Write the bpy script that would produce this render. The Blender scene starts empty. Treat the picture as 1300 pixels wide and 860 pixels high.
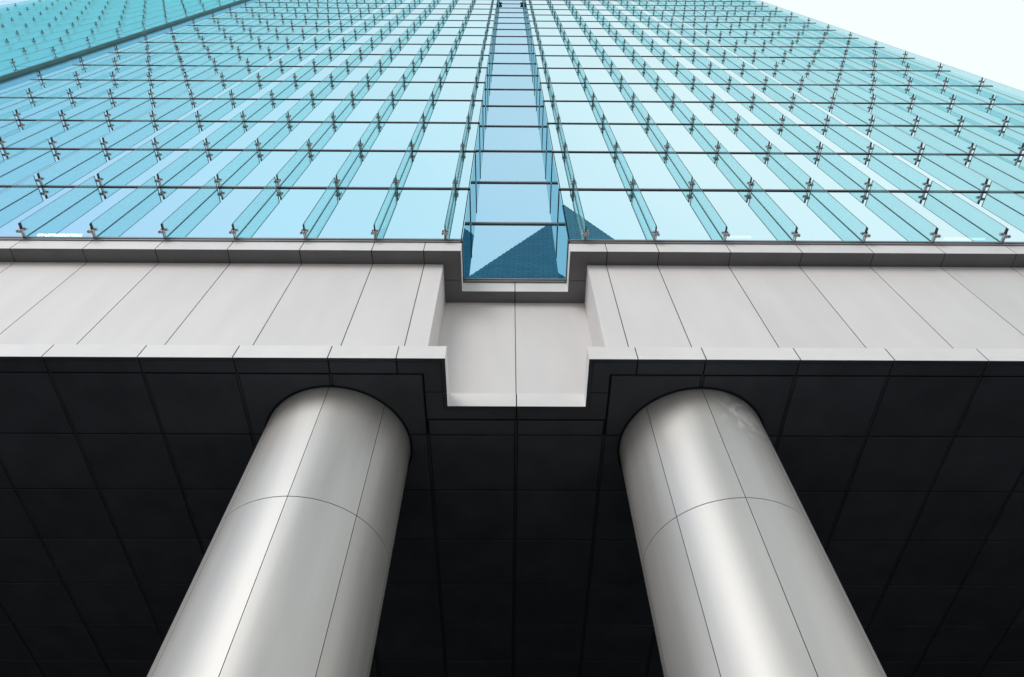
import bpy, math, random
from mathutils import Vector, Matrix
random.seed(7)
S = bpy.context.scene
COL = S.collection

# ------------------------------------------------------------------ camera
ROT = ((0.99997242, -0.00698951, -0.00251277),
       (-0.00460422, -0.8487897, 0.52871054),
       (0.00582824, 0.52868439, 0.84879847))
CAMX, FPX, IW, IH = -0.176, 864.97, 1300.0, 860.0
cam_d = bpy.data.cameras.new('camera')
cam = bpy.data.objects.new('camera', cam_d)
COL.objects.link(cam)
r, u, f = [Vector(v) for v in ROT]
m = Matrix((r, u, -f)).transposed().to_4x4()
m.translation = Vector((CAMX, 0, 0))
cam.matrix_world = m
cam_d.sensor_fit = 'HORIZONTAL'
cam_d.sensor_width = 36.0
cam_d.lens = FPX / IW * 36.0
cam_d.clip_start = 0.05
cam_d.clip_end = 3000
S.camera = cam

def visible_size(pts):
    """rough size in the picture (0 when wholly outside), used to choose which repeats stay individuals"""
    us, vs = [], []
    for p in pts:
        d = Vector(p) - Vector((CAMX, 0, 0))
        z = d.dot(f)
        if z <= 0.01:
            return 0
        us.append(650 + FPX * d.dot(r) / z)
        vs.append(430 - FPX * d.dot(u) / z)
    a, b, c, d_ = max(min(us), 0), min(max(us), IW), max(min(vs), 0), min(max(vs), IH)
    if b <= a or d_ <= c:
        return 0
    return (b - a + .5) * (d_ - c + .5)

# ------------------------------------------------------------------ materials
def new_mat(name):
    mt = bpy.data.materials.new(name)
    mt.use_nodes = True
    nt = mt.node_tree
    nt.nodes.clear()
    out = nt.nodes.new('ShaderNodeOutputMaterial')
    return mt, nt, out

def N(nt, typ, **kw):
    n = nt.nodes.new(typ)
    for k, v in kw.items():
        if k.startswith('i_'):
            n.inputs[k[2:].replace('_', ' ')].default_value = v
        else:
            setattr(n, k, v)
    return n

def rgba(c):
    return (c[0], c[1], c[2], 1)

def coated(name, col, metallic=0.0, rough=0.45, var=0.08, scale=1.5, stretch=(1, 1, 1), bump=0.0, spec=.5):
    """painted or metal sheet: base colour with soft cloudy unevenness, per-piece tone and roughness variation"""
    mt, nt, out = new_mat(name)
    b = N(nt, 'ShaderNodeBsdfPrincipled')
    b.inputs['Metallic'].default_value = metallic
    b.inputs['Specular IOR Level'].default_value = spec
    tc = N(nt, 'ShaderNodeTexCoord')
    mp = N(nt, 'ShaderNodeMapping')
    mp.inputs['Scale'].default_value = stretch
    nt.links.new(tc.outputs['Object'], mp.inputs['Vector'])
    n1 = N(nt, 'ShaderNodeTexNoise')
    n1.inputs['Scale'].default_value = scale
    n1.inputs['Detail'].default_value = 6
    nt.links.new(mp.outputs['Vector'], n1.inputs['Vector'])
    geo = N(nt, 'ShaderNodeNewGeometry')
    mix = N(nt, 'ShaderNodeMapRange')
    mix.inputs['From Min'].default_value = 0.25
    mix.inputs['From Max'].default_value = 0.75
    mix.inputs['To Min'].default_value = 1 - var
    mix.inputs['To Max'].default_value = 1 + var * .5
    nt.links.new(n1.outputs['Fac'], mix.inputs['Value'])
    isl = N(nt, 'ShaderNodeMapRange')
    isl.inputs['To Min'].default_value = 1 - var * .5
    isl.inputs['To Max'].default_value = 1 + var * .2
    nt.links.new(geo.outputs['Random Per Island'], isl.inputs['Value'])
    mul = N(nt, 'ShaderNodeMath', operation='MULTIPLY')
    nt.links.new(mix.outputs['Result'], mul.inputs[0])
    nt.links.new(isl.outputs['Result'], mul.inputs[1])
    vm = N(nt, 'ShaderNodeVectorMath', operation='SCALE')
    vm.inputs[0].default_value = col
    nt.links.new(mul.outputs['Value'], vm.inputs['Scale'])
    nt.links.new(vm.outputs['Vector'], b.inputs['Base Color'])
    rr = N(nt, 'ShaderNodeMapRange')
    rr.inputs['To Min'].default_value = rough - .05
    rr.inputs['To Max'].default_value = rough + .07
    nt.links.new(n1.outputs['Fac'], rr.inputs['Value'])
    nt.links.new(rr.outputs['Result'], b.inputs['Roughness'])
    if bump:
        n2 = N(nt, 'ShaderNodeTexNoise')
        n2.inputs['Scale'].default_value = 1.1
        n2.inputs['Detail'].default_value = 2
        nt.links.new(tc.outputs['Object'], n2.inputs['Vector'])
        bp = N(nt, 'ShaderNodeBump')
        bp.inputs['Strength'].default_value = bump
        bp.inputs['Distance'].default_value = 0.03
        nt.links.new(n2.outputs['Fac'], bp.inputs['Height'])
        nt.links.new(bp.outputs['Normal'], b.inputs['Normal'])
    nt.links.new(b.outputs['BSDF'], out.inputs['Surface'])
    return mt

def mirror_glass(name, tint, see=0.10, rough=0.0, wobble=0.0):
    """coated facade glass: tinted mirror with a little see-through"""
    mt, nt, out = new_mat(name)
    g = N(nt, 'ShaderNodeBsdfGlossy')
    g.inputs['Roughness'].default_value = rough
    tr = N(nt, 'ShaderNodeBsdfTransparent')
    tr.inputs['Color'].default_value = (.75, .95, .95, 1)
    mx = N(nt, 'ShaderNodeMixShader')
    mx.inputs['Fac'].default_value = see
    oi = N(nt, 'ShaderNodeObjectInfo')
    geo = N(nt, 'ShaderNodeNewGeometry')
    ad = N(nt, 'ShaderNodeMath', operation='ADD')
    nt.links.new(oi.outputs['Random'], ad.inputs[0])
    nt.links.new(geo.outputs['Random Per Island'], ad.inputs[1])
    mr = N(nt, 'ShaderNodeMapRange')
    mr.inputs['From Max'].default_value = 2
    mr.inputs['To Min'].default_value = .96
    mr.inputs['To Max'].default_value = 1.03
    nt.links.new(ad.outputs['Value'], mr.inputs['Value'])
    vm = N(nt, 'ShaderNodeVectorMath', operation='SCALE')
    vm.inputs[0].default_value = tint
    nt.links.new(mr.outputs['Result'], vm.inputs['Scale'])
    nt.links.new(vm.outputs['Vector'], g.inputs['Color'])
    if wobble:
        tc = N(nt, 'ShaderNodeTexCoord')
        n2 = N(nt, 'ShaderNodeTexNoise')
        n2.inputs['Scale'].default_value = 0.9
        n2.inputs['Detail'].default_value = 1
        nt.links.new(tc.outputs['Object'], n2.inputs['Vector'])
        bp = N(nt, 'ShaderNodeBump')
        bp.inputs['Strength'].default_value = wobble
        bp.inputs['Distance'].default_value = 0.01
        nt.links.new(n2.outputs['Fac'], bp.inputs['Height'])
        nt.links.new(bp.outputs['Normal'], g.inputs['Normal'])
    nt.links.new(g.outputs['BSDF'], mx.inputs[1])
    nt.links.new(tr.outputs['BSDF'], mx.inputs[2])
    nt.links.new(mx.outputs['Shader'], out.inputs['Surface'])
    return mt

def fin_glass(name, tint, milk=0.10, milkcol=(.25, .75, .80), gl=0.08):
    """clear laminated fin: tinted see-through with weak mirror and a slight milkiness"""
    mt, nt, out = new_mat(name)
    tr = N(nt, 'ShaderNodeBsdfTransparent')
    tr.inputs['Color'].default_value = rgba(tint)
    df = N(nt, 'ShaderNodeBsdfTranslucent')
    df.inputs['Color'].default_value = rgba(milkcol)
    d2 = N(nt, 'ShaderNodeBsdfDiffuse')
    d2.inputs['Color'].default_value = rgba(milkcol)
    md = N(nt, 'ShaderNodeMixShader')
    md.inputs['Fac'].default_value = .5
    nt.links.new(df.outputs['BSDF'], md.inputs[1])
    nt.links.new(d2.outputs['BSDF'], md.inputs[2])
    m1 = N(nt, 'ShaderNodeMixShader')
    m1.inputs['Fac'].default_value = milk
    nt.links.new(tr.outputs['BSDF'], m1.inputs[1])
    nt.links.new(md.outputs['Shader'], m1.inputs[2])
    g = N(nt, 'ShaderNodeBsdfGlossy')
    g.inputs['Roughness'].default_value = 0.0
    g.inputs['Color'].default_value = (.75, .95, .97, 1)
    fr = N(nt, 'ShaderNodeFresnel')
    fr.inputs['IOR'].default_value = 1.3
    ml = N(nt, 'ShaderNodeMath', operation='MULTIPLY')
    ml.inputs[1].default_value = gl / .08 * .5
    nt.links.new(fr.outputs['Fac'], ml.inputs[0])
    ge = N(nt, 'ShaderNodeNewGeometry')                       # mirror only on the outer side of each face
    fb = N(nt, 'ShaderNodeMath', operation='SUBTRACT'); fb.inputs[0].default_value = 1
    nt.links.new(ge.outputs['Backfacing'], fb.inputs[1])
    mb_ = N(nt, 'ShaderNodeMath', operation='MULTIPLY')
    nt.links.new(ml.outputs['Value'], mb_.inputs[0]); nt.links.new(fb.outputs['Value'], mb_.inputs[1])
    ml = mb_
    m2 = N(nt, 'ShaderNodeMixShader')
    nt.links.new(ml.outputs['Value'], m2.inputs['Fac'])
    nt.links.new(m1.outputs['Shader'], m2.inputs[1])
    nt.links.new(g.outputs['BSDF'], m2.inputs[2])
    nt.links.new(m2.outputs['Shader'], out.inputs['Surface'])
    return mt

def emit_mat(name, col, strength):
    mt, nt, out = new_mat(name)
    e = N(nt, 'ShaderNodeEmission')
    e.inputs['Color'].default_value = rgba(col)
    e.inputs['Strength'].default_value = strength
    nt.links.new(e.outputs['Emission'], out.inputs['Surface'])
    return mt

def paving_mat():
    mt, nt, out = new_mat('granite_paving')
    b = N(nt, 'ShaderNodeBsdfPrincipled')
    b.inputs['Roughness'].default_value = .6
    tc = N(nt, 'ShaderNodeTexCoord')
    br = N(nt, 'ShaderNodeTexBrick')
    br.offset = 0.0
    br.inputs['Scale'].default_value = 1
    br.inputs['Brick Width'].default_value = .9
    br.inputs['Row Height'].default_value = .9
    br.inputs['Mortar Size'].default_value = .006
    br.inputs['Color1'].default_value = (.125, .12, .118, 1)
    br.inputs['Color2'].default_value = (.10, .098, .095, 1)
    br.inputs['Mortar'].default_value = (.03, .03, .03, 1)
    nt.links.new(tc.outputs['Object'], br.inputs['Vector'])
    ns = N(nt, 'ShaderNodeTexNoise')
    ns.inputs['Scale'].default_value = 40
    nt.links.new(tc.outputs['Object'], ns.inputs['Vector'])
    mx = N(nt, 'ShaderNodeMixRGB', blend_type='OVERLAY')
    mx.inputs['Fac'].default_value = .35
    nt.links.new(br.outputs['Color'], mx.inputs['Color1'])
    nt.links.new(ns.outputs['Fac'], mx.inputs['Color2'])
    nt.links.new(mx.outputs['Color'], b.inputs['Base Color'])
    nt.links.new(b.outputs['BSDF'], out.inputs['Surface'])
    return mt

def grid_tower_mat():
    mt, nt, out = new_mat('blue_tower_glazing')
    b = N(nt, 'ShaderNodeBsdfPrincipled')
    b.inputs['Roughness'].default_value = .5
    b.inputs['Specular IOR Level'].default_value = .2
    tc = N(nt, 'ShaderNodeTexCoord')
    sp = N(nt, 'ShaderNodeSeparateXYZ')
    nt.links.new(tc.outputs['Object'], sp.inputs['Vector'])
    cm = N(nt, 'ShaderNodeCombineXYZ')
    ad = N(nt, 'ShaderNodeMath', operation='ADD')
    nt.links.new(sp.outputs['X'], ad.inputs[0])
    nt.links.new(sp.outputs['Y'], ad.inputs[1])
    nt.links.new(ad.outputs['Value'], cm.inputs['X'])
    nt.links.new(sp.outputs['Z'], cm.inputs['Y'])
    br = N(nt, 'ShaderNodeTexBrick')
    br.offset = 0.5
    br.inputs['Scale'].default_value = 1
    br.inputs['Brick Width'].default_value = 1.9
    br.inputs['Row Height'].default_value = .95
    br.inputs['Mortar Size'].default_value = .07
    br.inputs['Color1'].default_value = (.018, .19, .29, 1)
    br.inputs['Color2'].default_value = (.012, .15, .24, 1)
    br.inputs['Mortar'].default_value = (.008, .07, .12, 1)
    nt.links.new(cm.outputs['Vector'], br.inputs['Vector'])
    nt.links.new(br.outputs['Color'], b.inputs['Base Color'])
    nt.links.new(b.outputs['BSDF'], out.inputs['Surface'])
    return mt

M = {
    'clad': coated('pale_metal_cladding', (.80, .765, .75), .0, .55, .08, .9, (1.5, 1.5, .35), .12),
    'lip': coated('pale_metal_lip', (.85, .82, .80), .0, .5, .07, 1.5, (1, 1, 1), .05),
    'clad_soft': coated('pale_metal_cornice', (.82, .79, .775), .0, .50, .08, 1.2, (1, 1, 1), .08),
    'steel': coated('satin_column_steel', (.57, .553, .53), .44, .46, .10, 1.3, (2.2, 2.2, .25), .10),
    'dark': coated('black_joint_backing', (.012, .010, .011), 0, .8),
    'joint': coated('brown_joint_backing', (.022, .010, .010), 0, .8),
    'soffit': coated('dark_soffit_panel', (.115, .125, .14), .0, .5, .22, 1.2, (1, 1, 1), .05, .12),
    'under': coated('shade_tinted_cornice_underside', (.165, .158, .162), .0, .5, .15, 1.5),  # cornice cladding with the shade of its underside put into the colour
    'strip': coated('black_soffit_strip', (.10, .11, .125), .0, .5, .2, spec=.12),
    'transom': coated('brown_grey_transom_metal', (.27, .245, .25), .5, .40, .1),
    'post': coated('dark_corner_post_metal', (.05, .055, .065), .4, .45),
    'clamp': coated('cast_clamp_steel', (.48, .46, .46), .6, .38, .15, 9),
    'rod': coated('black_clamp_bar', (.02, .018, .02), .3, .5),
    'pane': mirror_glass('cyan_mirror_glass', (.79, .96, .985), .06),
    'recess': mirror_glass('blue_mirror_glass', (.57, .765, .87), .05, 0, .02),
    'return': mirror_glass('teal_return_glass', (.55, .79, .84), .10),
    'edge': coated('glass_edge_green', (.03, .07, .085), 0, .3),
    'fin': fin_glass('cyan_fin_glass', (.835, .962, .972), .14, (.58, .90, .96), .12),
    'wingpane': mirror_glass('teal_mirror_glass', (.55, .90, .95), .03),
    'wingfin': fin_glass('teal_fin_glass', (.86, .98, .985), .34, (.50, .93, 1.0), .12),
    'back': coated('dark_teal_interior', (.03, .10, .12), 0, .7, .2),
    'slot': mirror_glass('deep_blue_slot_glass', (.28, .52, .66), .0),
    'olive': coated('olive_dark_return', (.15, .27, .235), .2, .35, .3, .6),
    'trimlight': coated('light_edge_trim', (.40, .62, .64), .5, .35),
    'lamp': emit_mat('tube_light', (.95, 1, .92), 20),
    'lampdim': emit_mat('dim_tube_light', (.95, 1, .92), 4),
    'paving': paving_mat(),
    'tower': grid_tower_mat(),
    'lobby': coated('dark_lobby_glass', (.015, .017, .02), 0, .2),
}

# ------------------------------------------------------------------ mesh builder
class MB:
    def __init__(s):
        s.v, s.f, s.mi, s.sm = [], [], [], []
    def face(s, pts, mi=0, smooth=False):
        k = len(s.v)
        s.v += [tuple(p) for p in pts]
        s.f.append(tuple(range(k, k + len(pts))))
        s.mi.append(mi); s.sm.append(smooth)
    def box(s, x0, x1, y0, y1, z0, z1, mi=0, side_mi=None):
        k = len(s.v)
        s.v += [(x0, y0, z0), (x1, y0, z0), (x1, y1, z0), (x0, y1, z0), (x0, y0, z1), (x1, y0, z1), (x1, y1, z1), (x0, y1, z1)]
        fs = [(0, 3, 2, 1), (4, 5, 6, 7), (0, 1, 5, 4), (2, 3, 7, 6), (1, 2, 6, 5), (3, 0, 4, 7)]
        s.f += [tuple(k + i for i in q) for q in fs]
        s.mi += [mi] * 6; s.sm += [False] * 6
    def hexa(s, b, t, mi=0):
        k = len(s.v)
        s.v += list(b) + list(t)
        n = len(b)
        s.f.append(tuple(k + i for i in reversed(range(n))))
        s.f.append(tuple(k + n + i for i in range(n)))
        for i in range(n):
            j = (i + 1) % n
            s.f.append((k + i, k + j, k + n + j, k + n + i))
        s.mi += [mi] * (n + 2); s.sm += [False] * (n + 2)
    def prism(s, poly, z0, z1, mi=0, bev=0.003, bot=None):
        """vertical prism from a plan outline (counter-clockwise) with a small chamfer round the bottom edge"""
        c = inset(poly, bev)
        k = len(s.v); n = len(poly)
        s.v += [(x, y, z0) for x, y in c] + [(x, y, z0 + bev) for x, y in poly] + [(x, y, z1) for x, y in poly]
        s.f.append(tuple(k + i for i in reversed(range(n))))
        s.f.append(tuple(k + 2 * n + i for i in range(n)))
        for lv in (0, 1):
            for i in range(n):
                j = (i + 1) % n
                s.f.append((k + lv * n + i, k + lv * n + j, k + (lv + 1) * n + j, k + (lv + 1) * n + i))
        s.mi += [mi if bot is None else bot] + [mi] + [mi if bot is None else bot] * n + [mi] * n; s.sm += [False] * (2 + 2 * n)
    def cyl(s, c, axis, rad, h, n=10, mi=0):
        k = len(s.v)
        a = 'xyz'.index(axis)
        for t in (-h / 2, h / 2):
            for i in range(n):
                w = 2 * math.pi * i / n
                p = [0, 0, 0]
                p[a] = t; p[(a + 1) % 3] = rad * math.cos(w); p[(a + 2) % 3] = rad * math.sin(w)
                s.v.append((c[0] + p[0], c[1] + p[1], c[2] + p[2]))
        s.f.append(tuple(k + i for i in reversed(range(n)))); s.f.append(tuple(k + n + i for i in range(n)))
        s.mi += [mi] * 2; s.sm += [False] * 2
        for i in range(n):
            j = (i + 1) % n
            s.f.append((k + i, k + j, k + n + j, k + n + i)); s.mi.append(mi); s.sm.append(True)
    def mesh(s, name, mats):
        me = bpy.data.meshes.new(name)
        me.from_pydata(s.v, [], s.f)
        for q in mats:
            me.materials.append(q)
        me.polygons.foreach_set('material_index', s.mi)
        me.polygons.foreach_set('use_smooth', s.sm)
        me.update()
        return me
    def build(s, name, mats, parent=None, loc=(0, 0, 0)):
        if not isinstance(mats, (list, tuple)):
            mats = [mats]
        return put(name, s.mesh(name, mats), parent, loc)

def inset(poly, d):
    out = []
    n = len(poly)
    for i in range(n):
        p0, p1, p2 = Vector(poly[i - 1]), Vector(poly[i]), Vector(poly[(i + 1) % n])
        a = (p1 - p0).normalized(); b = (p2 - p1).normalized()
        na = Vector((-a.y, a.x)); nb = Vector((-b.y, b.x))
        w = (na + nb); w = w / max(w.length_squared / 2, .2)
        out.append(tuple(p1 + w * d))
    return out

def put(name, me, parent=None, loc=(0, 0, 0)):
    o = bpy.data.objects.new(name, me)
    COL.objects.link(o)
    o.location = loc
    if parent:
        o.parent = parent
    return o

def thing(name, label, cat, loc=(0, 0, 0), group=None):
    o = bpy.data.objects.new(name, None)
    o.empty_display_size = .2
    COL.objects.link(o)
    o.location = loc
    o['label'] = label; o['category'] = cat
    if group:
        o['group'] = group
    return o

def setting(o):
    o['kind'] = 'structure'
    return o

# ------------------------------------------------------------------ measures (metres; eye level z = 0, ground z = -1.6)
GZ = -1.6
SP = 1.8                       # fin spacing
YG = 7.14                      # glass plane
YR = 8.27                      # recess glass plane
Z0, DZ, NR = 16.226, 3.8666, 20   # first transom, storey height, storeys
ZT = Z0 + NR * DZ
XL, XR = -48.0, 23.95          # ends of the building
HW = 1.37                      # half width of the recess
SL0, SL1 = -26.0, -23.87       # slot between main front and wing

# ------------------------------------------------------------------ ground
g = MB(); g.face([(-900, -900, GZ), (900, -900, GZ), (900, 900, GZ), (-900, 900, GZ)])
setting(g.build('plaza_ground', M['paving']))

g = MB(); g.face([(-60, 9.0, GZ + .004), (40, 9.0, GZ + .004), (40, 60, GZ + .004), (-60, 60, GZ + .004)])  # unseen dark sheet, added to cut ground bounce on the deep soffit
setting(g.build('bounce_cut_floor', M['dark']))

# ------------------------------------------------------------------ tower
tower = thing('office_tower', 'tall office tower with cyan glass front, glass fins, central recess and pale metal cornices', 'office building', (0, 7.5, GZ))
TI = Vector((0, -7.5, -GZ))
def part(mb, name, mats, parent=tower):
    return mb.build(name, mats, parent, TI)

def split_repeats(name, items, mats, parent, base, limit=100):
    """items: (mesh_key, location, corner points, MB factory). The largest in the picture stay single parts, the rest is one part"""
    order = sorted(range(len(items)), key=lambda i: -items[i][2])
    keep = [i for i in order[:limit] if items[i][2] > 0]
    ks = set(keep)
    cache = {}
    for i in keep:
        key, loc, sz, fac = items[i]
        if key not in cache:
            mb = MB(); fac(mb, (0, 0, 0)); cache[key] = mb.mesh(name, mats)
        put(name, cache[key], parent, Vector(loc) + base)
    rest = MB()
    for i in range(len(items)):
        if i not in ks:
            items[i][3](rest, items[i][1])
    if rest.f:
        o = rest.build(name, mats, parent, base)
        o['kind'] = 'stuff'

def fac_pane(w, h):
    def go(mb, l):
        x, y, z = l
        mb.face([(x, y, z), (x + w, y, z), (x + w, y, z + h), (x, y, z + h)], 0)
        for q in ([(x, y, z), (x, y + .022, z), (x + w, y + .022, z), (x + w, y, z)],
                  [(x, y, z + h), (x + w, y, z + h), (x + w, y + .022, z + h), (x, y + .022, z + h)],
                  [(x, y, z), (x, y, z + h), (x, y + .022, z + h), (x, y + .022, z)],
                  [(x + w, y, z), (x + w, y + .022, z), (x + w, y + .022, z + h), (x + w, y, z + h)]):
            mb.face(q, 1)
    return go

FD = 0.405
def fac_fin(mb, l):
    x, y, z = l
    t = .014
    y1, y0, z0, z1 = y - .012, y - FD, z + .08, z + DZ - .16
    for sx in (-t, t):
        q = [(x + sx, y0, z0), (x + sx, y1, z0), (x + sx, y1, z1), (x + sx, y0, z1)]
        mb.face(q if sx < 0 else q[::-1], 0)
    mb.face([(x - t, y0, z0), (x - t, y0, z1), (x + t, y0, z1), (x + t, y0, z0)], 1)
    mb.face([(x - t, y1, z0), (x + t, y1, z0), (x + t, y1, z1), (x - t, y1, z1)], 1)
    mb.face([(x - t, y0, z0), (x + t, y0, z0), (x + t, y1, z0), (x - t, y1, z0)], 1)
    mb.face([(x - t, y0, z1), (x - t, y1, z1), (x + t, y1, z1), (x + t, y0, z1)], 1)

def fac_clamp(mb, l):
    x, y, z = l
    z += .03
    for sx in (-.030, .016):
        mb.box(x + sx, x + sx + .016, y - .21, y - .002, z - .02, z + .02, 0)
    mb.box(x - .022, x + .022, y - .25, y - .17, z - .10, z + .10, 0)          # spine
    for dz in (-.075, .075):
        for sx in (-1, 1):
            mb.box(x + (.022 if sx > 0 else -.075), x + (.075 if sx > 0 else -.022), y - .225, y - .195, z + dz - .015, z + dz + .015, 0)
            mb.cyl((x + sx * .064, y - .21, z + dz), 'x', .041, .034, 10, 0)
    mb.box(x - .011, x + .011, y - .40, y - .25, z - .03, z + .03, 1)          # black bar out to the fin's corner

def facade(parent, base, xs, fins, yg, rows, pane_mat, fin_mat, to_world):
    """xs: list of runs of pane borders; fins: x of every fin"""
    panes, finl, cl = [], [], []
    for k in range(rows):
        za, zb = Z0 + k * DZ + .03, Z0 + (k + 1) * DZ - .03
        for run in xs:
            for a, b in zip(run[:-1], run[1:]):
                w = b - a - .024
                loc = (a + .012, yg, za)
                pts = [to_world(p) for p in ((a, yg, za), (b, yg, za), (b, yg, zb), (a, yg, zb))]
                panes.append((round(w, 3), loc, visible_size(pts), fac_pane(w, zb - za)))
        for x in fins:
            za = Z0 + k * DZ
            pts = [to_world(p) for p in ((x, yg, za), (x, yg - FD, za), (x, yg, za + DZ), (x, yg - FD, za + DZ))]
            finl.append(('f', (x, yg, za), visible_size(pts), fac_fin))
            pts = [to_world(p) for p in ((x - .1, yg, za), (x + .1, yg - FD, za))]
            cl.append(('c', (x, yg, za), visible_size(pts), fac_clamp))
    split_repeats('glass_pane', panes, [pane_mat, M['dark']], parent, base)
    split_repeats('glass_fin', finl, [fin_mat, M['edge']], parent, base)
    split_repeats('fin_clamp', cl, [M['clamp'], M['rod']], parent, base)

idn = lambda p: p
xsL = [SL1] + [i * SP for i in range(-13, 0)] + [-HW - .03]
xsR = [HW + .03] + [i * SP for i in range(1, 14)] + [XR]
facade(tower, TI, [xsL, xsR], [i * SP for i in range(-13, 14) if i], YG, NR, M['pane'], M['fin'], idn)

# sealant plane and interior behind the panes
b = MB()
for a, c in ((SL1, -HW - .035), (HW + .035, XR)):
    b.box(a + .02, c - .02, YG + .75, YG + .80, Z0 - .12, ZT)
part(b, 'interior_wall', M['back'])
b = MB()
for run in (xsL, xsR):
    for x in run[1:-1]:
        b.box(x - .016, x + .016, YG + .006, YG + .06, Z0, ZT)
part(b, 'sealant_joint', M['dark'])

# transoms
for k in range(NR + 1):
    z = Z0 + k * DZ
    for a, c in ((SL1 - .05, -HW - .032), (HW + .032, XR + .06)):
        t = MB()
        if k == 0:
            t.box(a, c, YG - .035, YG + .05, z - .035, z + .035)
            t.box(a, c, YG - .02, YG + .05, z - .12, z - .06)
            t.box(a, c, YG - .006, YG + .05, z - .06, z - .035, 1)
        else:
            t.box(a, c, YG - .032, YG + .05, z - .012, z + .06)
            t.box(a, c, YG - .022, YG + .05, z - .06, z - .012, 1)
        part(t, 'transom', [M['transom'], M['post']])
    t = MB()
    if k == 0:
        t.box(-HW + .03, HW - .03, YR - .035, YR + .05, z - .035, z + .035)
        t.box(-HW + .03, HW - .03, YR - .02, YR + .05, z - .12, z - .06)
        t.box(-HW + .03, HW - .03, YR - .006, YR + .05, z - .06, z - .035, 1)
    else:
        t.box(-HW + .03, HW - .03, YR - .04, YR + .03, z - .05, z + .055)
    part(t, 'recess_transom', [M['transom'], M['post']])
# recess glass
for k in range(NR):
    za, zb = Z0 + k * DZ + .03, Z0 + (k + 1) * DZ - .03
    p = MB(); p.box(-HW + .004, HW - .004, YR, YR + .022, za, zb)
    part(p, 'recess_pane', M['recess'])
    for sx in (-1, 1):
        p = MB()
        xa, xb = sorted((sx * (HW - .005), sx * (HW + .017)))
        p.box(xa, xb, YG + .002, YR - .0015, za + .02, zb - .02)
        part(p, 'return_pane', M['return'])
        p = MB()
        xa, xb = sorted((sx * (HW - .022), sx * (HW + .03)))
        p.box(xa, xb, YG - .03 if k else YG - .036, YR - .045, za - (.075 if k else .14), za + .022)
        part(p, 'return_transom', M['post'])
b = MB(); b.box(-HW - .2, HW + .2, YR + .5, YR + .55, Z0 - .1, ZT)
part(b, 'recess_wall', M['back'])
# maintenance boxes high in the recess
for sx in (-1, 1):
    p = MB()
    xa, xb = sorted((sx * .98, sx * 1.30))
    p.box(xa, xb, YR - .22, YR - .06, 81.0, 81.5)
    p.box(xa + .08, xb - .08, YR - .06, YR - .002, 81.1, 81.4)
    part(p, 'recess_bracket', M['post'])

# slot between main front and wing
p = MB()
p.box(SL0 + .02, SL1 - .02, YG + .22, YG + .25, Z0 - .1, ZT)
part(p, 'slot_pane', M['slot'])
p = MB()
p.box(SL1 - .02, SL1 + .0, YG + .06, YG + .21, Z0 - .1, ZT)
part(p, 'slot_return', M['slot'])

# roof and rear body
p = MB()
p.box(XL + .2, XR, 8.9, 48, ZT + .06, ZT + .5)
p.box(SL1, -HW - .03, YG - .02, 8.89, ZT + .06, ZT + 1.3)
p.box(HW + .03, XR + .05, YG - .02, 8.89, ZT + .06, ZT + 1.3)
part(p, 'roof', M['clad_soft'])
p = MB()
p.box(XR - .03, XR, YG + .07, 48, Z0 - .1, ZT)
p.box(XL + .2, XL + .23, YG + 1.2, 48, Z0 - .1, ZT)
p.box(XL + .2, XR, 48, 48.05, Z0 - .1, ZT)
part(p, 'side_glazing', M['pane'])

# ---- cladding below the glass
def runs():
    """plan strips of the right half, mirrored later: (x0, x1)"""
    out = [(HW, 2.3), (2.3, 3.6)]
    x = 3.6
    return out
def mirror(poly):
    return [(-x, y) for x, y in reversed(poly)]
def rect(x0, x1, y0, y1, gp=.011):
    return [(x0 + gp, y0), (x1 - gp, y0), (x1 - gp, y1), (x0 + gp, y1)]
xsr = [2.3] + [i * SP for i in range(2, 14)] + [XR + .05]
xsl = [-2.3] + [-i * SP for i in range(2, 27)] + [XL]

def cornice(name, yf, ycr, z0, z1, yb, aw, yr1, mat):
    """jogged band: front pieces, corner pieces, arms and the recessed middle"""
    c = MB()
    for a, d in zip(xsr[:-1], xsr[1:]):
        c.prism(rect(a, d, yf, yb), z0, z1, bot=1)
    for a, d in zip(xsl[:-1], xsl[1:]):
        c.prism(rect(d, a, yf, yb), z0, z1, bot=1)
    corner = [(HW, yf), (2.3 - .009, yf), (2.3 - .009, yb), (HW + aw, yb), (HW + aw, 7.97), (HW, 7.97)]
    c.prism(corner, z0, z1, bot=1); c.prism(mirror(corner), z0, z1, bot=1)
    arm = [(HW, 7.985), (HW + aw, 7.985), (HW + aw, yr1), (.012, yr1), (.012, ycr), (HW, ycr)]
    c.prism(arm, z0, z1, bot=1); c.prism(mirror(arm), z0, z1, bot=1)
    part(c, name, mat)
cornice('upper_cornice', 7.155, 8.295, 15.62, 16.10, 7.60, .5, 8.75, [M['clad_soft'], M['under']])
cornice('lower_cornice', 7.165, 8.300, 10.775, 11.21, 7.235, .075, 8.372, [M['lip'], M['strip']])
# joint backing of both cornices
p = MB()
for z0, z1, y1, zz in ((15.627, 16.09, 7.59, 7.161), (10.782, 11.203, 7.228, 7.171)):
    for a, c in ((XL + .05, -HW - .006), (HW + .006, XR)):
        p.box(a, c, zz, y1, z0, z1)
    for sx in (-1, 1):
        aw = .49 if z0 > 15 else .068
        xa, xb = sorted((sx * (HW + .006), sx * (HW + aw)))
        p.box(xa, xb, y1 + .001, zz + 1.14, z0, z1)
    p.box(-HW - aw, HW + aw, zz + 1.141, 8.745 if z0 > 15 else 8.367, z0, z1)
part(p, 'joint_backing', M['dark'])
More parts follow.
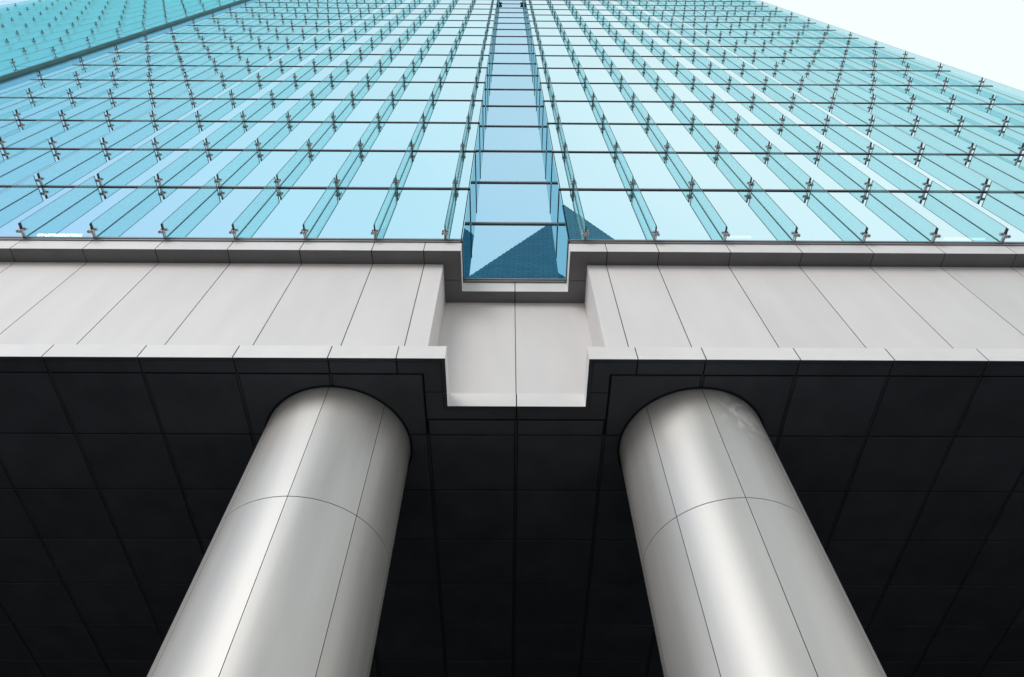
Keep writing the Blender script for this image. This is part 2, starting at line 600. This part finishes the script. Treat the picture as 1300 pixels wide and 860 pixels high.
# tall wall panels
WZ0, WZ1 = 11.0, 15.66
w = MB()
wr = [1.82, 2.3] + [i * SP for i in range(2, 14)] + [XR]
for a, d in zip(wr[:-1], wr[1:]):
    ga = 0 if a == 1.82 else .010
    w.prism([(a + ga, 7.53), (d - .010, 7.53), (d - .010, 7.57), (a + ga, 7.57)], WZ0, WZ1)
wl = [1.82, 2.3] + [i * SP for i in range(2, 27)] + [-XL]
for a, d in zip(wl[:-1], wl[1:]):
    ga = 0 if a == 1.82 else .010
    w.prism(mirror([(a + ga, 7.53), (d - .010, 7.53), (d - .010, 7.57), (a + ga, 7.57)]), WZ0, WZ1)
for sx in (-1, 1):                                            # jog sides
    q = [(1.82, 7.575), (1.86, 7.575), (1.86, 8.618), (1.82, 8.618)]
    w.prism(q if sx > 0 else mirror(q), WZ0, WZ1)
    q = [(.009, 8.63), (1.86, 8.63), (1.86, 8.67), (.009, 8.67)]
    w.prism(q if sx > 0 else mirror(q), WZ0, WZ1)
part(w, 'wall_cladding', M['clad'])
p = MB()
p.box(XL + .05, -1.83, 7.535, 7.569, WZ0 + .01, 15.61)
p.box(1.83, XR - .05, 7.535, 7.569, WZ0 + .01, 15.61)
p.box(-1.85, 1.85, 8.635, 8.669, WZ0 + .01, 15.61)
part(p, 'wall_backing', M['joint'])
# deck closing the void behind cladding (stops light leaking) and plant floor over the soffit
p = MB()
p.box(XL + .1, -1.9, 7.71, 8.85, 10.95, 11.0); p.box(1.9, XR - .1, 7.71, 8.85, 10.95, 11.0)
p.box(XL + .1, XR - .1, 8.86, 48, 10.90, 11.2)
part(p, 'transfer_deck', M['dark'])

# ---- soffit
ZS = 10.79
s = MB()
DEEP = 45.0
def pan(x0, x1, y0, y1, gx=.036, gy=.018):
    if x1 - x0 < .12 or y1 - y0 < .08:
        return
    c = [(x0 + gx, y0 + gy), (x1 - gx, y0 + gy), (x1 - gx, y1 - gy), (x0 + gx, y1 - gy)]
    s.prism(c, ZS, ZS + .03, 0, .008)
ys = [7.55, 9.06]
while ys[-1] < DEEP:
    ys.append(ys[-1] + 1.545)
for i in range(-26, 13):
    x0, x1 = i * SP, (i + 1) * SP
    if i in (-1, 0):
        pan(x0, x1, 8.67, 9.06)
        st = 1
    else:
        st = 0
    for a, c in zip(ys[st:-1], ys[st + 1:]):
        pan(x0, x1, a, c)
# border strip along the front and round the jog
xb = [2.3] + [i * SP for i in range(2, 14)]
for a, d in zip(xb[:-1], xb[1:]):
    pan(a, d, 7.245, 7.535, .012, .008)
xb = [2.3] + [i * SP for i in range(2, 27)]
for a, d in zip(xb[:-1], xb[1:]):
    pan(-d, -a, 7.245, 7.535, .012, .008)
for sx in (-1, 1):
    q = [(1.455, 7.253), (2.29, 7.253), (2.29, 7.527), (1.792, 7.527), (1.792, 7.965), (1.455, 7.965)]
    s.prism(q if sx > 0 else mirror(q), ZS, ZS + .03, 0, .008)
    q = [(1.455, 7.985), (1.792, 7.985), (1.792, 8.635), (.012, 8.635), (.012, 8.385), (1.455, 8.385)]
    s.prism(q if sx > 0 else mirror(q), ZS, ZS + .03, 0, .008)
part(s, 'soffit', M['soffit'])
p = MB()
p.box(XL + .1, -1.43, 7.225, 8.39, ZS + .038, ZS + .046); p.box(1.43, XR - .1, 7.225, 8.39, ZS + .038, ZS + .046)
p.box(XL + .1, XR - .1, 8.391, DEEP, ZS + .038, ZS + .07)
part(p, 'soffit_backing', M['dark'])
p = MB()
for i in range(-26, 14):
    p.box(i * SP - .020, i * SP + .020, 8.67 if abs(i) < 1 else (9.06 if abs(i) == 1 else 7.55), DEEP, ZS + .014, ZS + .03)
part(p, 'soffit_strip', M['strip'])
# dark lobby front far under the building
p = MB()
p.box(XL + .1, XR - .1, DEEP, DEEP + .1, GZ, ZS + .3)
for i in range(-26, 14):
    p.box(i * SP - .04, i * SP + .04, DEEP - .12, DEEP - .002, GZ, ZS)
part(p, 'lobby_front', M['lobby'])
p = MB()
p.box(XL + .1, XL + .2, 12, DEEP - .01, GZ, ZS + .3); p.box(XR - .2, XR - .1, 12, DEEP - .01, GZ, ZS + .3)
part(p, 'lobby_side', M['lobby'])

# ---- lit tubes behind the lowest panes
def tube(px0, px1, py, y, mat):
    def at(px):
        d = r * (px - 650) + u * (430 - py) + f * FPX
        t = y / d.y
        return d * t + Vector((CAMX, 0, 0))
    a, c = at(px0), at(px1)
    mb = MB(); mb.cyl(((a.x + c.x) / 2, y, a.z), 'x', .035, abs(c.x - a.x), 10)
    part(mb, 'tube_light', mat)
tube(48, 104, 298.5, 7.45, M['lamp'])
tube(926, 953, 301, 7.45, M['lampdim'])
tube(1199, 1250, 303.5, 7.45, M['lampdim'])

# ------------------------------------------------------------------ wing at the left
th = -.026
wing = thing('glass_wing', 'teal glass wing beyond the dark slot, its panes hidden behind rows of glass fins', 'building wing', (SL0, 7.215, GZ))
wing.rotation_euler = (0, 0, th)
WB = Vector((0, 0, -GZ))
mw = Matrix.Translation((SL0, 7.215, 0)) @ Matrix.Rotation(th, 4, 'Z')
wf = [-1.15 - 1.73 * k for k in range(12)]
wx = [-21.4] + list(reversed(wf)) + [-.06]
facade(wing, WB, [wx], wf, 0.0, NR, M['wingpane'], M['wingfin'], lambda p: tuple(mw @ Vector(p)))
p = MB(); p.box(-21.4, -.08, .3, .34, Z0 - .1, ZT); p.build('interior_wall', M['back'], wing, WB)
p = MB(); p.box(-.03, 0, -.02, .16, Z0 - .1, ZT + .06); p.build('return_wall', M['olive'], wing, WB)
p = MB(); p.box(-.055, -.033, -.06, .04, Z0 - .1, ZT + .06); p.build('edge_trim', M['trimlight'], wing, WB)
p = MB(); p.box(-21.4, 0, -.1, 1.0, ZT + .065, ZT + .5); p.build('roof_edge', M['clad_soft'], wing, WB)

# ------------------------------------------------------------------ columns
RC = 1.475
ZC = 10.80
def drum(z0, z1, seg=10):
    mb = MB()
    gap = .0055
    for k in range(8):
        a0 = -math.pi / 2 + k * math.pi / 4 + gap / RC
        a1 = -math.pi / 2 + (k + 1) * math.pi / 4 - gap / RC
        prof = [(RC - .02, z0), (RC - .003, z0), (RC, z0 + .004), (RC, z1 - .004), (RC - .003, z1), (RC - .02, z1)]
        n = len(prof)
        for q in range(n - 1):                       # every strip of the profile keeps its own vertices: crisp seams
            kk = len(mb.v)
            for j in range(seg + 1):
                a = a0 + (a1 - a0) * j / seg
                for rr, zz in prof[q:q + 2]:
                    mb.v.append((rr * math.cos(a), rr * math.sin(a), zz))
            for j in range(seg):
                mb.f.append((kk + j * 2, kk + j * 2 + 2, kk + j * 2 + 3, kk + j * 2 + 1))
                mb.mi.append(0); mb.sm.append(q == 2)
        for a in (a0, a1):
            pts = [(rr * math.cos(a), rr * math.sin(a), zz) for rr, zz in prof]
            mb.face(pts if a == a0 else pts[::-1], 1)
    return mb
ring_z = [GZ + .25, 3.45, 7.86, ZC + .02]
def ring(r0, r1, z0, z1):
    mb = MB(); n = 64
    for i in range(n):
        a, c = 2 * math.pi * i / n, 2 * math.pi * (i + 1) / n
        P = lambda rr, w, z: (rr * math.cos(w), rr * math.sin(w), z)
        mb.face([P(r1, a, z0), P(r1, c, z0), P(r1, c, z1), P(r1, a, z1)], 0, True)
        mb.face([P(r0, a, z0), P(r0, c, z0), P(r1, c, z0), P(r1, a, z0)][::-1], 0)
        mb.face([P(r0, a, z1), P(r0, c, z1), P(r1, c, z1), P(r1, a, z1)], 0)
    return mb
def make_column(x, y, label):
    t = thing('round_column', label, 'column', (x, y, GZ), 'round columns under the tower')
    B = Vector((0, 0, -GZ))
    core = MB(); core.cyl((0, 0, (GZ + ZC) / 2), 'z', RC - .022, ZC - GZ - .01, 64)
    core.build('core', M['dark'], t, B)
    for a, c in zip(ring_z[:-1], ring_z[1:]):
        drum(a + .005, c - .005).build('drum', [M['steel'], M['dark']], t, B)
    ring(RC - .03, RC + .05, ZS - .006, ZS + .05).build('shadow_gap_ring', M['dark'], t, B)  # black ring standing in for the shaded gap between column and soffit
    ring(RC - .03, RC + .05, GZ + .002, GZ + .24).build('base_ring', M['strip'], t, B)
    return t
def stained_steel():
    mt = M['steel'].copy(); mt.name = 'smeared_column_steel'
    nt = mt.node_tree
    b = next(n for n in nt.nodes if n.type == 'BSDF_PRINCIPLED')
    src = b.inputs['Base Color'].links[0].from_socket
    tc = N(nt, 'ShaderNodeTexCoord')
    n1 = N(nt, 'ShaderNodeTexNoise'); n1.inputs['Scale'].default_value = 2.6; n1.inputs['Detail'].default_value = 7; n1.inputs['Distortion'].default_value = 1.2
    nt.links.new(tc.outputs['Object'], n1.inputs['Vector'])
    dv = N(nt, 'ShaderNodeVectorMath', operation='DISTANCE'); dv.inputs[1].default_value = (.66, -1.25, 10.2)
    nt.links.new(tc.outputs['Object'], dv.inputs[0])
    m1 = N(nt, 'ShaderNodeMapRange', interpolation_type='SMOOTHSTEP'); m1.inputs['From Min'].default_value = .95; m1.inputs['From Max'].default_value = .2
    nt.links.new(dv.outputs['Value'], m1.inputs['Value'])
    m2 = N(nt, 'ShaderNodeMapRange'); m2.inputs['From Min'].default_value = .42; m2.inputs['From Max'].default_value = .62
    nt.links.new(n1.outputs['Fac'], m2.inputs['Value'])
    mu = N(nt, 'ShaderNodeMath', operation='MULTIPLY'); nt.links.new(m1.outputs['Result'], mu.inputs[0]); nt.links.new(m2.outputs['Result'], mu.inputs[1])
    mx = N(nt, 'ShaderNodeMixRGB'); mx.inputs['Color2'].default_value = (.76, .755, .75, 1)
    nt.links.new(mu.outputs['Value'], mx.inputs['Fac']); nt.links.new(src, mx.inputs['Color1'])
    nt.links.new(mx.outputs['Color'], b.inputs['Base Color'])
    return mt
c1 = make_column(-3.66, 9.335, 'left of the two round columns, clad in clean satin steel panels')
c2 = bpy.data.objects.new('round_column', None)
COL.objects.link(c2)
for k in ('category', 'group'):
    c2[k] = c1[k]
c2['label'] = 'right of the two round steel columns, with pale smears below its top'
c2.location = (3.62, 9.335, GZ)
for ch in list(c1.children):
    d = ch.copy(); COL.objects.link(d); d.parent = c2
    if d.name.startswith('drum') and max(v.co.z for v in d.data.vertices) > 10:
        d.data = d.data.copy(); d.data.materials[0] = stained_steel()
        d['label'] = 'top drum with pale smears under the soffit'

# ------------------------------------------------------------------ tower across the plaza (seen mirrored in the glass)
far = thing('pyramid_tower', 'blue tower with stepped pyramid roof, mirrored in the lowest recess glass', 'tower', (12.0, -40, GZ))
FB = Vector((0, 0, -GZ))
base = [(-19.5, .7), (-2, -11), (14.0, .7), (1.4, 1.3)]          # plan corners round the apex, counter-clockwise
ZB, ZA = 110.5, 143.0
p = MB(); p.hexa([(x * .98, y * .98, GZ) for x, y in base], [(x * .98, y * .98, 82.0) for x, y in base])
p.build('shaft', M['lip'], far, FB)
p = MB(); p.hexa([(x * .99, y * .99, 82.0) for x, y in base], [(x * .99, y * .99, ZB) for x, y in base])
p.build('glazed_storeys', M['tower'], far, FB)
p = MB()
nst = 24
for k in range(nst):
    q0 = 1 - k / nst; q1 = 1 - (k + .75) / nst
    za = ZB + (ZA - ZB) * k / nst; zb = ZB + (ZA - ZB) * (k + 1) / nst
    p.hexa([(x * q0, y * q0, za) for x, y in base], [(x * q1, y * q1, zb - .01) for x, y in base])
p.build('stepped_roof', M['tower'], far, FB)

# ------------------------------------------------------------------ world and sun
SUN = Vector((-.42, -.76, .50)).normalized()
el = math.asin(SUN.z); az = math.atan2(SUN.x, SUN.y)
wd = bpy.data.worlds.new('World'); S.world = wd; wd.use_nodes = True
nt = wd.node_tree; nt.nodes.clear()
out = N(nt, 'ShaderNodeOutputWorld')
bg = N(nt, 'ShaderNodeBackground'); bg.inputs['Strength'].default_value = 0.12
sky = N(nt, 'ShaderNodeTexSky', sky_type='NISHITA')
sky.sun_disc = False; sky.sun_elevation = el; sky.sun_rotation = az
sky.air_density = 1.0; sky.dust_density = 1.5; sky.ozone_density = 1.5
tc = N(nt, 'ShaderNodeTexCoord')
dt = N(nt, 'ShaderNodeVectorMath', operation='DOT_PRODUCT')
dt.inputs[1].default_value = Vector((.55, .25, .80)).normalized()
nt.links.new(tc.outputs['Generated'], dt.inputs[0])
ns = N(nt, 'ShaderNodeTexNoise'); ns.inputs['Scale'].default_value = 2.2; ns.inputs['Detail'].default_value = 5; ns.inputs['Roughness'].default_value = .5
nt.links.new(tc.outputs['Generated'], ns.inputs['Vector'])
na = N(nt, 'ShaderNodeMath', operation='MULTIPLY_ADD'); na.inputs[1].default_value = .25; na.inputs[2].default_value = -.125
nt.links.new(ns.outputs['Fac'], na.inputs[0])
sm = N(nt, 'ShaderNodeMath', operation='ADD')
nt.links.new(dt.outputs['Value'], sm.inputs[0]); nt.links.new(na.outputs['Value'], sm.inputs[1])
rp = N(nt, 'ShaderNodeValToRGB')
e = rp.color_ramp.elements
e[0].position = .05; e[0].color = (4.2, 6.3, 9.2, 1)
e[1].position = .85; e[1].color = (9.3, 10.1, 10.2, 1)
k = e.new(.55); k.color = (6.0, 8.55, 9.75, 1)
nt.links.new(sm.outputs['Value'], rp.inputs['Fac'])
mx = N(nt, 'ShaderNodeMixRGB'); mx.inputs['Fac'].default_value = .82
nt.links.new(sky.outputs['Color'], mx.inputs['Color1']); nt.links.new(rp.outputs['Color'], mx.inputs['Color2'])
sx = N(nt, 'ShaderNodeSeparateXYZ')
nt.links.new(tc.outputs['Generated'], sx.inputs['Vector'])
hz = N(nt, 'ShaderNodeMapRange', interpolation_type='SMOOTHSTEP')       # pale low haze band, added to brighten wall and columns
hz.inputs['From Min'].default_value = .72; hz.inputs['From Max'].default_value = .25
hz.inputs['To Min'].default_value = 0; hz.inputs['To Max'].default_value = .9
nt.links.new(sx.outputs['Z'], hz.inputs['Value'])
mh = N(nt, 'ShaderNodeMixRGB')
mh.inputs['Color2'].default_value = (12.4, 11.9, 11.5, 1)
nt.links.new(hz.outputs['Result'], mh.inputs['Fac'])
nt.links.new(mx.outputs['Color'], mh.inputs['Color1'])
nt.links.new(mh.outputs['Color'], bg.inputs['Color'])
nt.links.new(bg.outputs['Background'], out.inputs['Surface'])
sd = bpy.data.lights.new('sun', 'SUN'); sd.energy = 1.15; sd.angle = math.radians(27); sd.color = (1, .97, .93)
so = bpy.data.objects.new('sun', sd); COL.objects.link(so)
so.rotation_euler = SUN.to_track_quat('Z', 'Y').to_euler()

# ------------------------------------------------------------------ render
S.render.engine = 'CYCLES'
c = S.cycles
c.max_bounces = 12; c.glossy_bounces = 8; c.transparent_max_bounces = 40; c.diffuse_bounces = 4
S.view_settings.view_transform = 'Standard'
S.view_settings.look = 'None'
S.view_settings.exposure = 0
S.render.resolution_x, S.render.resolution_y = 1024, 677
